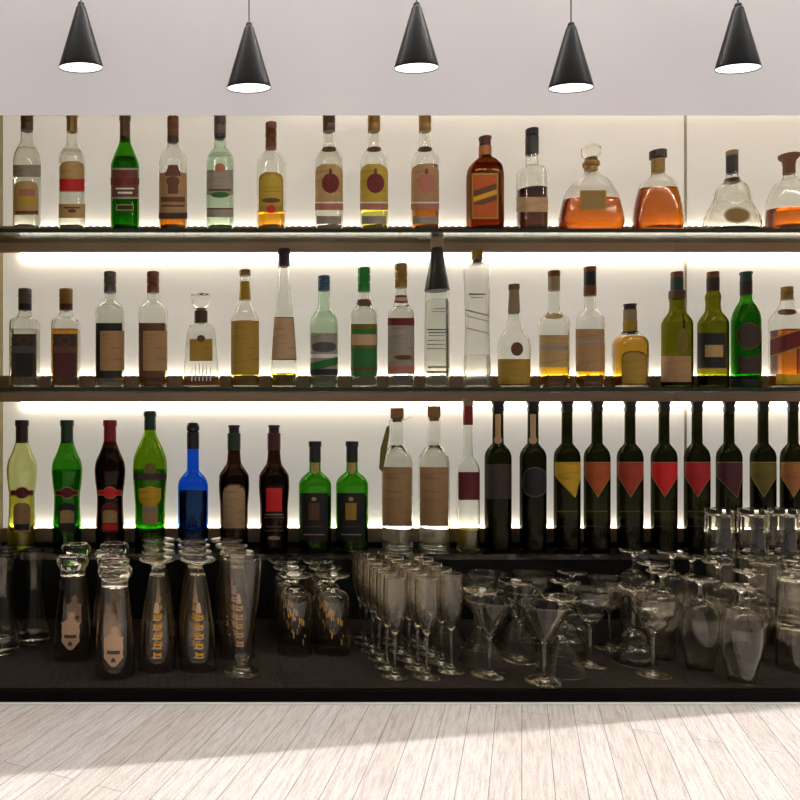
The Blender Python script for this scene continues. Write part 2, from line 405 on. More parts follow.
def bottle(s, x, prof, glassm, caps, liquid=None, labels=(), text='', name='spirit_bottle', n=2, dep=1.0, cat='bottle', group=None, thick=.0022, segs=44):
    zs, D, Df = SH[s]; k = D/F; X = (x-175)/F*D
    t = thing(name, text, cat, (X, D, zs), group)
    H = lambda y: (420-y)*k-zs
    tn = abs(X/D); hm = max(hw for y, hw in prof)
    def slim(hw):      # a body seen from the side shows some of its depth as well as its width
        b_ = max(0, min(1, (hw/hm-.42)/.25)); e_ = 2+(n-2)*b_; d_ = 1+(dep-1)*b_; q_ = e_/(e_-1)
        return hw/(1+(d_*tn)**q_)**(1/q_)
    pts = [(max(0, H(y)), slim(hw)*k) for y, hw in prof]; pts.sort()
    pts[0] = (0.0, pts[0][1])
    q = [pts[0]]
    for p in pts[1:]:
        if p[0]-q[-1][0] > .0008: q.append(p)
    pts = q; R = pchip(pts); ht = pts[-1][0]; rm = max(p[1] for p in pts)
    def bl(r): return max(0, min(1, (r/rm-.42)/.25))
    def sec(th, r, off=0.0):
        b = bl(r+off); e = 2+(n-2)*b; d = 1+(dep-1)*b
        c, s_ = math.cos(th), math.sin(th); f = (abs(c)**e+abs(s_)**e)**(-1/e)
        ry = max(r*d if off == 0 else (r+off)*d-off, .0005)
        return r*f*c, ry*f*s_
    N = 46
    hs = sorted(set([round(ht*i/N, 5) for i in range(N+1)]+[round(p[0], 5) for p in pts]))
    outer = [(R(h), h) for h in hs]
    bt = .005
    inner = [(max(.0012, R(h)-thick), h) for h in hs if h > bt+.0015]; inner = [(R(bt+.003)*.93-thick, bt)]+inner
    bm = bmesh.new()
    e0 = lambda th, r: sec(th, r)
    # outer and inner walls share the superellipse section
    allp = [(0, .0009), (outer[0][0]*.82, .0009)]+outer
    rings(bm, allp, segs, e0)
    n0 = len(bm.verts)
    rings(bm, inner[::-1]+[(0, bt)], segs, lambda th, r: sec(th, r, thick))
    bm.verts.ensure_lookup_table()
    a = bm.verts[n0-segs:n0]; b = bm.verts[n0:n0+segs]
    for i in range(segs): bm.faces.new((a[i], a[(i+1) % segs], b[(i+1) % segs], b[i]))
    bmesh.ops.recalc_face_normals(bm, faces=list(bm.faces))
    mesh_obj('bottle_glass', bm, glassm, t, angle=50)
    if liquid:
        lm, ly = liquid; hl = min(H(ly), ht-.004)
        g = thick+.0003
        lp = [(0, bt+.0004), ((R(bt+.003)*.93-g)*.98, bt+.0004)]+[(max(.001, R(h)-g), h) for h in hs if bt+.002 < h < hl-.0005]+[(max(.001, R(hl)-g), hl), (0, hl)]
        bm = bmesh.new(); rings(bm, lp, segs, lambda th, r: sec(th, r, g)); bmesh.ops.recalc_face_normals(bm, faces=list(bm.faces))
        mesh_obj('liquid', bm, lm, t, angle=50)
    ph0 = -math.atan2(X, D)
    def wrap(dx, ypx, off):
        """the point of the body's visible face that is seen dx beside its middle at height ypx"""
        yy = -rm*.9
        for _ in range(2):
            z = (420-ypx)/F*(D+yy)-zs; r = R(max(0, min(ht, z)))
            lo, hi = ph0-1.36, ph0+1.36
            for _k in range(22):
                mid = (lo+hi)/2; px, py = sec(-math.pi/2+mid, r)
                if 175+F*(X+px)/(D+py) < x+dx: lo = mid
                else: hi = mid
            xx, yy = sec(-math.pi/2+(lo+hi)/2, r)
        l_ = math.hypot(xx, yy*(1/max(dep, .3))) or 1
        return xx+off*xx/max(r, .001), yy+off*yy/max(abs(yy), .001)*(1 if abs(yy) > r*.3*dep else .5), z
    for lab in labels:
        nm = 'label'; ll = lab
        if isinstance(lab[0], str) and len(lab) == 2: nm, ll = lab
        bm = bmesh.new(); ms = []
        for li, L in enumerate(ll):
            shape, xc, hw, y0, y1, m = L[:6]; slope = L[6] if len(L) > 6 else 0
            if m not in ms: ms.append(m)
            rows = 14 if shape in ('ell', 'arch', 'shield', 'lens') else 8
            cols = 14
            if y1-y0 < 3: rows = 2
            off = .0005+.00025*li
            grid = []
            for i in range(rows+1):
                tt = i/rows; a_, b_ = ext(shape, tt); row = []
                for j in range(cols+1):
                    u = xc+(-1+2*(a_+(b_-a_)*j/cols))*hw
                    row.append(bm.verts.new(wrap(u, y0+(y1-y0)*tt-slope*u, off)))
                grid.append(row)
            for i in range(rows):
                for j in range(cols):
                    try:
                        f = bm.faces.new((grid[i][j], grid[i+1][j], grid[i+1][j+1], grid[i][j+1])); f.material_index = ms.index(m)
                    except ValueError: pass
        mesh_obj(nm, bm, ms, t)
    for cp in caps:
        nm, m, y0, y1, hw = cp[:5]; z0, z1 = H(y1), H(y0); ck = k/math.sqrt(1+tn*tn); r = 0 if isinstance(hw, list) else hw*ck
        if isinstance(hw, list):
            pr = [(0, H(hw[0][0]))]+(lambda q: P(q, 4) if 'glass' in nm else q)([(h_*ck, H(y_)) for y_, h_ in hw])+[(0, H(hw[-1][0]))]
        elif nm == 'screw_cap':
            d = z1-z0; pr = [(0, z0), (r*.97, z0), (r, z0+.0006), (r, z0+d*.36), (r*.93, z0+d*.38), (r*.93, z0+d*.42), (r*1.02, z0+d*.44), (r*1.02, z0+d*.70), (r*.95, z0+d*.72), (r*.95, z0+d*.75), (r*1.02, z0+d*.78), (r*1.0, z1-.0008), (r*.93, z1), (0, z1)]
        elif nm == 'capsule':
            d = z1-z0; pr = [(0, z0), (r, z0), (r*.98, z1-d*.28), (r*1.1, z1-d*.26), (r*1.1, z1-.001), (r, z1), (0, z1)]
        else:
            pr = [(0, z0), (r*.95, z0), (r, z0+.0006), (r, z1-.0006), (r*.95, z1), (0, z1)]
        lathe(nm, pr, m, t, 32, angle=40)
    return t
def scrw(c, y0, y1, hw=6.3): return ('screw_cap', 'c_'+c, y0, y1, hw)
def caps(c, y0, y1, hw=5.8): return ('capsule', 'c_'+c, y0, y1, hw)
def ring(c, y0, y1, hw): return ('collar', 'c_'+c, y0, y1, hw)
B = bottle; b1 = 232.6
# ---- top shelf
B(1, 27, std(14.3, 165, 141, 6.2, b1, 128, 1), 'clear', [scrw('brown', 112, 131)], ('l_clear', 150),
  [[('rect', 0, 13.6, 165, 177, 'p_grey')], [('arch', -1, 12, 181, 215, 'q_tan'), ('rect', 0, 8, 189, 196, 'q_rose'), ('rect', 0, 8, 198, 205, 'q_yellow'), ('rect', 0, 11, 211, 214, 'q_brown')]],
  'clear spirit bottle with a grey band and a tan label of pink and yellow stripes')
B(1, 72, std(13.6, 160, 144, 5.2, b1, 128, .9), 'clear', [caps('gold', 112, 132, 5.6)], ('l_clear', 152),
  [[('arch', 0, 12.3, 161, 192, 'p_tan'), ('rect', 0, 12.3, 179, 191, 'q_red')], [('rect', 0, 13, 204, 218, 'q_tan'), ('rect', 0, 8, 207, 208.5, 'q_brown'), ('ell', 0, 4, 209, 213, 'q_brown')]],
  'clear spirit bottle with gold cap and an arched tan label crossed by a red band')
B(1, 125, std(14.3, 166, 142, 5.3, b1, 138, .3), 'green', [caps('brown', 113, 141, 5.3)], ('l_green', 160),
  [[('rect', 0, 13.8, 168, 199, 'q_grey'), ('rect', 0, 12.5, 170, 197, 'p_brown'), ('rect', 0, 14.2, 178, 185, 'q_dkred'), ('ell', 0, 4, 170, 178, 'q_dkred'), ('rect', 0, 9, 188, 189.5, 'q_white'), ('rect', 0, 7, 192, 194, 'q_white')],
   [('rect', 0, 8.5, 204.5, 210.5, 'q_tan'), ('rect', 0, 7.8, 205.3, 209.7, 'q_black')]], 'green glass bottle with a long brown neck wrap and a red-banded label')
B(1, 173, std(14.3, 163, 146, 5.4, b1, 140, .8), 'clear', [scrw('copper', 117, 137, 5.7), ring('dkbrown', 137, 143, 5.8)], ('l_amber', 176),
  [[('rect', 0, 13.6, 173, 219, 'p_kraft'), ('trap', 0, 8, 165, 176, 'q_brown'), ('ell', 0, 6.5, 176, 187, 'q_brown'), ('rect', 0, 5, 185, 194, 'q_brown'), ('rect', 0, 11.5, 197, 202, 'q_brown'), ('rect', 0, 11, 205, 207, 'q_brown'), ('rect', 0, 13.6, 213, 219, 'q_dkbrown')]],
  'clear bottle fully wrapped by a brown label with a figure-like emblem')
B(1, 220, std(13.8, 162, 147, 5.6, b1, 136, .9), 'aqua', [scrw('grey', 112, 135, 6), ring('dkbrown', 134, 139, 5.8)], ('l_clear', 156),
  [[('rect', 0, 13, 170, 195, 'p_grey'), ('ell', 0, 5, 163, 173, 'q_rose'), ('rect', 0, 11, 189, 191, 'q_brown'), ('ell', 0, 9, 192, 198, 'q_green')], [('rect', 0, 13, 208, 217, 'q_grey'), ('rect', 0, 13, 208, 209.5, 'q_brown')]],
  'pale aqua spirit bottle with a grey label topped by a round red seal')
B(1, 271, std(14.6, 165, 150, 5.0, b1, 146, .9), 'clear', [scrw('copper', 123, 149, 5.6)], ('l_whisky', 212),
  [[('arch', 0, 12.2, 172, 212, 'q_gold'), ('arch', 0, 10.4, 175, 206, 'q_yellow'), ('rect', 0, 8, 187, 188.3, 'q_gold'), ('rect', 0, 9, 191, 192.2, 'q_gold'), ('ell', 0, 9, 198, 203, 'q_brown'), ('ell', 0, 4.4, 205, 213.5, 'q_red')]],
  'short bottle with copper cap and a yellow arched label ending in a red dot')
for x, lq, ly, lc, cc, tx in ((329, 'l_clear', 150, 'tan', 'brown', 'clear bottle with a pale label and a large red-brown round emblem'),
                              (374, 'l_pale', 210, 'yellow', 'gold', 'clear bottle with a bright yellow label and a large red-brown round emblem'),
                              (425, 'l_amber', 168, 'kraft', 'gold', 'amber spirit bottle with a brown label and a round rose emblem')):
    B(1, x, std(14.2, 162, 146, 5.4, b1, 130, .55), 'clear', [scrw(cc, 112, 132, 6.2)], (lq, ly),
      [[('lens', 0, 7, 146, 152, 'q_brown')], [('arch', 0, 13.6, 164, 210, 'p_'+lc), ('ell', 1.5, 8.5, 173, 193.5, 'q_rose' if x == 425 else 'q_dkred'), ('trap', 1.5, 1.8, 168.5, 174, 'q_brown'), ('rect', 0, 13.6, 203, 210, 'q_rose'), ('rect', 0, 13.6, 202, 203.5, 'q_white')], [('rect', 0, 12, 216, 224, 'p_grey')]], tx)
B(1, 485, [(b1, 18), (b1-2, 19), (178, 19), (168, 17.5), (161, 12), (157, 6.5), (150, 6)], 'amber_g', [caps('maroon', 137, 147, 6), ring('orange', 147, 156.5, 6.6)], ('l_amber', 165),
  [[('rect', 0, 13.2, 173, 219, 'q_gold'), ('rect', 0, 11.5, 175, 217, 'q_orange'), ('rect', 0, 11.3, 187, 193, 'q_brown', .35), ('rect', 0, 11.3, 193.5, 198, 'q_mustard', .35), ('rect', 0, 11.3, 199, 204, 'q_brown', .35), ('rect', 0, 11.3, 205, 216, 'q_orange')]],
  'flat square-shouldered brown bottle with an orange label crossed by diagonal bars', n=5, dep=.62)
B(1, 532, std(16, 172, 166, 6.5, b1, 154, .9), 'clear', [('screw_cap', 'c_black', 129, 136, 6.6), ('neck_sleeve', 'c_black', 137, 155, 6.9)], ('l_dark', 190),
  [[('rect', 0, 15.8, 197, 212, 'p_pink')]], 'clear bottle of dark spirit with a tall black neck sleeve and tan band')
B(1, 591, [(b1, 28), (229, 32), (222, 33.5), (208, 31), (195, 27), (184, 20), (177, 11.5), (173, 7.5), (170, 6.5), (160, 6)], 'clear_ribbed',
  [('collar', 'c_gold', 159, 170, [(171, 7.2), (168, 6.8), (166, 9), (163, 9), (161, 7), (158, 6.5)]), ('glass_stopper', 'clear', 144, 160, [(160, 4), (158, 5), (156, 9), (152, 10.2), (148, 9.8), (145, 6.5), (144, 3)])], ('l_cognac', 200),
  [[('rect', 2, 13, 190, 210, 'q_gold'), ('rect', 2, 11.6, 191.3, 208.7, 'q_bronze')]], 'wide glass decanter with round glass stopper, square gold label and amber drink', name='decanter', dep=.44, n=2.4)
B(1, 658, [(b1, 23), (230, 26), (222, 26.5), (208, 25), (194, 22), (184, 18), (178, 10.5), (174, 7), (166, 6.5)], 'clear',
  [('stopper', 'c_dkbrown', 151, 158.5, 9.2), ('collar', 'c_gold', 159, 173, 7.2)], ('l_cognac', 189), [], 'wide decanter filled high with amber brandy, dark flat stopper and no label', name='decanter', dep=.5, n=2.4)
B(1, 732, [(b1, 24), (229, 29.5), (224, 30), (216, 28), (207, 23), (198, 18.5), (190, 16.5), (184, 12), (180, 8), (176, 6.8), (170, 6.2)], 'clear_cut',
  [('stopper', 'c_tan', 151, 156, 6.6), ('neck_sleeve', 'c_black', 156, 174, 6.4), ring('dkbrown', 179, 183, 8.3)], ('l_dark', 229), [('medallion', [('ell', 5, 13.5, 206, 224, 'q_cream'), ('ell', 5, 11.5, 208, 222, 'q_bronze')])],
  'curvy bell-shaped cut glass decanter with a gold oval medallion', name='decanter', dep=.5)
B(1, 789, [(b1, 24), (229, 26), (220, 25.5), (206, 24), (193, 20.5), (184, 15), (179, 8), (175, 6), (168, 5.6)], 'clear',
  [('stopper', 'cork_dark', 154, 173, [(174, 6.8), (166, 6.6), (161, 7.5), (158, 11.2), (155, 11.6), (154.3, 10)])], ('l_cognac', 210), [], 'half-full brandy decanter with a wide flared brown stopper at the shelf end', name='decanter', dep=.52, n=2.4)
# ---- middle shelf
b2 = 388.7
for x, w_, cc, lq, ly, inner, tx in ((25, 15.6, 'grey', 'l_clear', 330, 'black', 'square clear bottle with a dark grey label and black window'), (66, 14.8, 'gold', 'l_whisky', 330, 'wine', 'square bottle of amber spirit with a brown label and dark red window')):
    B(2, x, [(b2, w_*.95), (b2-3, w_), (326, w_), (321, w_*.93), (317, 8.2), (313, 6.4), (308, 6.2)], 'clear_ribbed', [scrw(cc, 289, 304, 6.8), ring('black' if cc == 'grey' else 'maroon', 304, 310.5, 6.8)], (lq, ly),
      [[('rect', -1, 12, 334, 377, 'q_dkbrown'), ('ell', -1, 5.5, 335.5, 345.5, 'q_brown'), ('ell', -1, 4.2, 336.8, 344.2, 'q_dkbrown'), ('rect', -1, 11.6, 346, 353, 'q_'+('brown' if inner == 'wine' else 'slate')), ('rect', -1, 8, 354, 376, 'q_'+inner)]], tx, n=7)
for x, cc, lq, d, tx in ((110, 'grey', 'l_clear', 'black', 'clear bottle with a black back label behind a taupe panel'), (153, 'copper', 'l_whisky', 'brown', 'amber bottle with a copper cap and a tan panel on brown')):
    B(2, x, std(14.9, 312, 300, 5.6, b2, 291, .95), 'clear', [scrw(cc, 272, 293, 6.2)], (lq, 325 if d == 'brown' else 306),
      [[('rect', -1, 13, 323, 378, 'q_'+d), ('rect', 2.2, 11.8, 331, 370.5, 'q_tan'), ('rect', 2.2, 11.2, 332, 369.5, 'p_kraft')]], tx)
B(2, 201, [(b2, 18.5), (385, 19), (372, 18), (350, 16), (330, 14), (326, 12.5), (323.5, 7), (320, 6)], 'clear', [('collar', 'c_brown', 311, 324, 6.6), ('collar', 'c_tan', 308, 311, 5), ('glass_stopper', 'clear_ribbed', 294, 309, [(309, 5), (306, 8), (300, 9.6), (295, 10), (294, 9)])], ('l_whisky', 379),
  [[('rect', 0, 11.3, 339, 361, 'p_gold'), ('ell', 0, 4, 335, 342, 'q_brown')], ('cut_rays', [('trap', -9+i*3.6, .55, 370-(4-abs(i-2.5))*2, 381, 'q_white') for i in range(6)])],
  'small trapezoid decanter with a flared glass stopper and gold label', name='decanter', n=4, dep=.75)
B(2, 245, [(b2, 13.7), (386, 14.4), (322, 14.2), (316, 12.5), (307, 8.5), (300, 5.4), (282, 5), (277, 4.8)], 'clear', [scrw('gold', 270, 276, 5.6), ('neck_sleeve', 'c_yellow', 282, 300, [(300, 6), (294, 5.6), (282, 5.2)])], ('l_yellow', 322),
  [[('rect', 0, 13.8, 321, 375, 'p_gold')]], 'yellow spirit bottle with a gold neck sleeve and full yellow label')
B(2, 284, [(b2, 12.5), (386, 13.6), (360, 12.5), (317, 9.6), (290, 7), (268, 5.4), (264, 5.3)], 'clear', [caps('plum', 249, 267, 5.9)], ('l_oil', 374), [[('rect', 0, 12.6, 317, 360, 'q_wine'), ('rect', 0, 12.8, 318, 359, 'p_pink')]],
  'very slender tapering bottle with a plum cap and pale pink label')
B(2, 324, std(14.5, 325, 306, 5.8, b2, 290, .85), 'aqua', [scrw('blue', 276, 291, 6)], ('l_clear', 312),
  [[('rect', 0, 13.2, 333, 376, 'p_grey'), ('lens', 0, 12, 342, 352, 'q_slate'), ('rect', 0, 13.2, 354, 358, 'q_white'), ('rect', 0, 13.2, 360, 368, 'q_green', .25), ('rect', 0, 13.2, 369, 375, 'p_black')]], 'clear bottle with a blue cap and a hazy grey and green picture label')
B(2, 364, [(b2, 13.2), (386, 13.6), (315, 13.4), (311, 12.4), (307, 8.8), (299, 6.2), (292, 5.4), (286, 5.3)], 'clear', [scrw('green', 268, 292, 6.2)], ('l_clear', 306),
  [[('lens', 0, 8, 299, 306, 'q_brown')], [('rect', 0, 12.8, 324, 376, 'q_green'), ('rect', 0, 12.8, 324, 329, 'q_olive'), ('rect', 0, 12.8, 333.5, 348, 'q_olive'), ('rect', 0, 12, 334.5, 345, 'q_pink'), ('rect', 0, 12.8, 367, 370, 'q_brown')]], 'square shouldered bottle with a bright green cap and green label')
B(2, 401, [(b2, 13.2), (386, 13.6), (315, 13.4), (311, 12.4), (307, 8.8), (299, 6.2), (292, 5.4), (284, 5.3)], 'clear', [scrw('gold', 264, 288, 6.2)], ('l_clear', 306),
  [[('lens', 0, 8.5, 295, 303, 'q_dkred'), ('lens', 0, 7, 297, 301, 'q_pink')], [('rect', 0, 13, 318, 374, 'p_grey'), ('rect', 0, 13, 318, 325.5, 'q_dkred'), ('rect', 0, 13, 366, 374, 'q_rose'), ('ell', 2, 8.5, 355, 360, 'q_brown')]], 'clear bottle with a gold cap and a grey label trimmed in red')
B(2, 437, [(b2, 12.6), (386, 13), (300, 12.4), (290, 11.6), (270, 8), (250, 5.2), (246, 5)], 'clear', [('neck_cone', 'c_black', 248, 290, [(291, 12.9), (288, 12.6), (270, 9), (250, 6), (248, 5.6)]), ('stopper', 'c_tan', 238, 248, 6.4)], ('l_clear', 300),
  [('printed_line', [('rect', 3, 6, 308, 309, 'q_grey')]), ('printed_line', [('rect', 3, 8, 311, 312, 'q_grey')]), ('printed_line', [('rect', 0, 10, 329, 330.2, 'q_slate')]), ('printed_line', [('rect', 0, 9, 332, 333, 'q_slate')]), ('printed_line', [('rect', 1, 9, 335, 336, 'q_grey')]), ('printed_line', [('rect', 0, 10, 340, 341, 'q_grey')]), ('printed_line', [('rect', 0, 10, 344, 345, 'q_grey')]), ('printed_line', [('rect', 0, 10, 348, 349, 'q_grey')]), ('printed_line', [('rect', 0, 9, 366, 368, 'q_grey')]), ('printed_line', [('rect', 0, 10, 371, 373, 'q_slate')])],
  'tall bottle with a long black conical neck cover and fine printed lines', n=3.5)
B(2, 477, [(b2, 13.2), (386, 13.8), (372, 13.8), (345, 12.8), (320, 12.4), (290, 13), (270, 13.8), (266, 12), (264, 6.5), (258, 6)], 'frosted', [('stopper', 'c_gold', 250, 259.5, 6), ring('brown', 260, 264, 5)], ('l_clear', 355),
  [('printed_line', [('rect', 0, 8, 293.5, 295, 'q_slate')]), ('printed_line', [('rect', 0, 6, 297, 298, 'q_grey')]), ('printed_line', [('rect', 0, 12.5, 312, 313.5, 'q_grey', -.25)]), ('printed_line', [('rect', 0, 12.5, 318, 319, 'q_grey', -.25)]), ('printed_line', [('rect', 0, 12.5, 330, 331, 'q_grey', -.25)])], 'frosted white bottle with a gold stopper and raised diagonal bands', n=3)
B(2, 514, [(b2, 16.2), (386, 17), (350, 17), (341, 16), (333, 12), (326, 8), (315, 6), (288, 5)], 'clear', [('cork_stopper', 'cork_dark', 284.5, 290, 5.7), ('neck_strip', 'c_tan', 290, 314, [(314, 5.4), (312, 6.2), (290, 5.2)])], ('l_whisky', 376),
  [[('ell', 3, 6, 342, 356, 'q_dkbrown'), ('ell', 3, 5, 343, 355, 'q_brown')], [('rect', 0, 16, 359, 384, 'p_gold')]], 'round-shouldered clear bottle with a cork, a brown dot and a low tan label')
B(2, 554, std(15.6, 322, 312, 5.8, b2, 288, .95), 'clear', [('screw_cap', 'c_copper', 271, 277, 6.2), ('neck_sleeve', 'c_tan', 277, 291, 6.2)], ('l_gold', 366),
  [[('lens', 0, 9, 313, 319, 'q_tan')], [('rect', 0, 14.4, 335, 367, 'p_tan'), ('rect', 0, 14.4, 345, 350, 'p_grey')]], 'tall bottle with copper cap and beige label above golden liquid, second of that row end')
B(2, 590, std(15.2, 322, 308, 5.8, b2, 287, .9), 'clear', [('screw_cap', 'c_copper', 267, 272, 6.4), ('neck_sleeve', 'c_black', 272, 286, 6.4), ('neck_strip', 'c_copper', 286, 296, 6.6)], ('l_gold', 368),
  [[('rect', 0, 14, 329, 371.5, 'p_kraft'), ('rect', 0, 13.5, 340, 343, 'q_grey')]], 'clear bottle with a black and copper neck and a plain tan label')
B(2, 630, [(b2, 18), (386, 19), (345, 19), (339, 16.5), (334, 10.5), (331, 7), (322, 6.6), (314, 6.4)], 'clear', [caps('dkbrown', 304, 310, 6.4), ('neck_sleeve', 'c_tan', 310, 321, 7), ('neck_band', 'c_yellow', 321, 331, 7.4), ring('black', 332, 334.5, 9)], ('l_gold', 337),
  [[('arch', 4, 12.5, 351, 385, 'q_brown'), ('arch', 4, 11.6, 352.5, 383.5, 'p_gold')]], 'short stout bottle full of golden liquor with a brown arched label')
B(2, 677, [(b2, 15.7), (386, 16.3), (324, 16.2), (318, 13.5), (311, 8.5), (304, 7.8), (297, 8.4), (291, 6.4), (287, 6.2)], 'olive', [('screw_cap', 'c_copper', 272, 278, 6.6), ('neck_sleeve', 'c_dkgreen', 278, 291, 6.8), ('neck_band', 'c_brown', 291, 299, 8.8)], ('l_dkgreen', 376),
  [[('rect', -1, 15, 356, 382, 'p_kraft')], [('ell', 6, 5, 328, 356, 'q_olive')]], 'olive green bottle with a swollen neck and a low tan label')
B(2, 713, [(b2, 15.7), (386, 16.3), (324, 16.2), (318, 13.5), (311, 8.5), (304, 7.8), (297, 8.4), (291, 6.4), (287, 6.2)], 'olive', [('screw_cap', 'c_copper', 272, 278, 6.6), ('neck_sleeve', 'c_dkbrown', 278, 291, 6.8)], ('l_dkgreen', 376),
  [[('rect', -1, 14, 333, 368, 'q_black'), ('rect', 1, 9, 345, 357, 'p_tan'), ('rect', -1, 14, 368, 370, 'q_yellow')]], 'olive green bottle with a swollen neck and a black label')
B(2, 746, std(15.7, 322, 299, 6, b2, 292, .85), 'green', [caps('dkgreen', 272, 281, 6.4), ('neck_sleeve', 'c_dkbrown', 281, 295, 6.6)], ('l_green', 305),
  [[('ell', 3, 12.6, 322, 350, 'q_brown'), ('ell', 3, 12, 323, 349, 'q_dkbrown')], [('rect', 3, 11.5, 356, 374, 'p_dkbrown')], [('rect', 0, 15, 379, 386, 'q_black')]], 'bright green bottle with a large round dark label')
B(2, 787, [(b2, 18.6), (386, 19), (321, 19), (316, 17), (309, 11), (303, 7), (296, 6.2)], 'clear', [scrw('gold', 287, 300, 6.6)], ('l_amber', 330),
  [[('lens', 0, 9, 309, 315, 'q_brown')], [('rect', 1, 19, 333, 352, 'q_gold', .32), ('rect', 1, 18, 334.5, 350.5, 'q_dkred', .32)], [('rect', 3, 14, 374, 384, 'q_mustard')]], 'square bottle of amber whisky with a slanted dark red label at the shelf end', n=7)
# ---- lowest shelf
b3 = 549.8
def verm(w): return [(b3, w*.86), (547, w*.92), (535, w*.95), (512, w*.86), (497, w*.84), (482, w*.95), (470, w), (462, w*.93), (453, w*.68), (444, 7.2), (440, 6.1), (432, 5.9)]
for x, g, cc, lq, ly, a, b_, tx in ((22, 'pale_green', 'dkbrown', 'l_pale', 495, 'dkred', 'kraft', 'pale yellow vermouth bottle with a waist, dark cap and red bow-shaped label'),
                                   (67, 'green', 'dkgreen', 'l_green', 470, 'dkred', 'black', 'bright green vermouth bottle with a waist and red bow-shaped label'),
                                   (110, 'brown_g', 'red', 'l_redbrown', 448, 'scarlet', 'dkred', 'dark brown vermouth bottle with a bright red cap and red bow-shaped label')):
    B(3, x, verm(15.4), g, [caps(cc, 420, 443, 6.4)], (lq, ly),
      [[('rect', 0, 11.5, 490, 495.5, 'q_tan'), ('ell', 0, 7, 486.5, 499, 'q_tan'), ('rect', 0, 11, 490.7, 494.8, 'q_'+a), ('ell', 0, 6.3, 487.3, 498.2, 'q_'+a)],
       [('arch', 0, 8.5, 503, 532, 'q_'+b_), ('arch', 0, 7, 510, 523, 'p_tan' if x > 30 else 'p_kraft'), ('rect', 0, 6.8, 524, 530, 'q_navy' if x < 30 else ('q_black' if x < 100 else 'q_scarlet'))]], tx, name='vermouth_bottle')
B(3, 150, [(b3, 15), (545, 15.5), (510, 15), (490, 16), (470, 17.2), (460, 16.6), (450, 13.5), (440, 9), (431, 5.9), (424, 5.6)], 'grass', [caps('dkgreen', 412, 430, 6), ring('maroon', 411, 413, 5.6)], ('l_green', 470),
  [[('ell', 0, 6, 463, 475, 'q_olive'), ('rect', 0, 16.4, 473.5, 480, 'q_dkbrown')], [('ell', 0, 11, 486, 507, 'p_mustard'), ('rect', 0, 11, 488, 499, 'p_mustard')], [('rect', 0, 7.5, 505, 524, 'q_tan'), ('rect', 0, 6, 508, 512, 'q_grey')]],
  'tall wide-shouldered green bottle with a dark band and mustard label', name='vermouth_bottle')
B(3, 193, std(15.2, 486, 470, 5.8, b3, 440, .95), 'blue', [('stopper', 'c_black', 422, 432, [(432, 5), (430, 6.4), (426, 6.4), (423, 5.2), (422, 3)]), ('neck_sleeve', 'c_black', 432, 449, 6.2)], ('l_navy', 491), [], 'vivid blue glass bottle holding dark liquid, with black neck sleeve')
B(3, 234, [(b3, 13.5), (546, 14), (510, 13.8), (485, 15.2), (476, 14.8), (469, 11), (463, 7.4), (455, 6.4), (446, 6)], 'brown_g', [caps('black', 425, 434, 5.4), ('neck_sleeve', 'c_dkgreen', 433, 450, 6.6)], ('l_dark', 468),
  [[('arch', 0, 11.5, 484, 529, 'q_brown'), ('arch', 0, 10.8, 485.5, 528, 'p_pink')]], 'dark brown bottle with a green neck and a large plain tan arched label')
B(3, 274, [(b3, 13.5), (546, 14), (510, 13.8), (485, 15.2), (476, 14.8), (469, 11), (463, 7.4), (455, 6.4), (446, 6)], 'brown_g', [caps('black', 425, 434, 5.4), ('neck_sleeve', 'c_maroon', 433, 450, 6.6)], ('l_dark', 468),
  [[('rect', 0, 7.8, 488, 511.5, 'q_scarlet')], [('rect', 0, 9, 514, 515, 'q_grey'), ('rect', 0, 10, 517, 518, 'q_slate')], [('rect', 0, 8, 526, 527, 'q_slate'), ('rect', 0, 9, 530, 531, 'q_slate'), ('ell', 0, 6, 536, 540, 'q_grey')]], 'dark brown bottle with a maroon neck and a small bright red label')
for x, gp, tx in ((315, 'brown', 'green port bottle with a black label, beside the brown bottle with a red label'), (352, 'gold', 'green port bottle with a black label, beside the clear tagged bottle')):
    B(3, x, std(16.2, 484, 471, 5.6, b3, 462, .8), 'green', [caps('black', 441, 462, 5.9)], ('l_dkgreen', 496),
      [[('shield', 0, 4, 463, 474, 'q_tan')], [('rect', -1, 13.8, 493, 541, 'q_black'), ('rect', -1, 5.4, 503, 520, 'q_'+gp), ('ell', -1, 2.4, 497, 501, 'q_tan'), ('rect', -1, 9, 526, 527, 'q_brown'), ('rect', -1, 10, 534, 535, 'q_grey')]], tx, name='port_bottle')
tg = B(3, 397, std(15.8, 464, 444, 6.4, b3, 418, .95), 'clear', [('cork_stopper', 'cork', 408, 420, [(422, 4.6), (419, 5), (418, 6.6), (408.6, 6.9), (408, 6)])], ('l_clear', 445),
  [[('rect', 0, 14.6, 467, 526, 'p_kraft')]], 'clear corked bottle with a tan label and a dark tag hanging from its neck')
B(3, 434, std(16, 462, 444, 6.2, b3, 418, .95), 'clear', [('cork_stopper', 'cork', 406, 418, [(421, 4.6), (418, 5), (417, 6.4), (406.6, 6.7), (406, 6)])], ('l_clear', 442),
  [[('rect', 0, 14, 467, 526, 'p_kraft')]], 'clear corked bottle with a plain tan label and no tag')
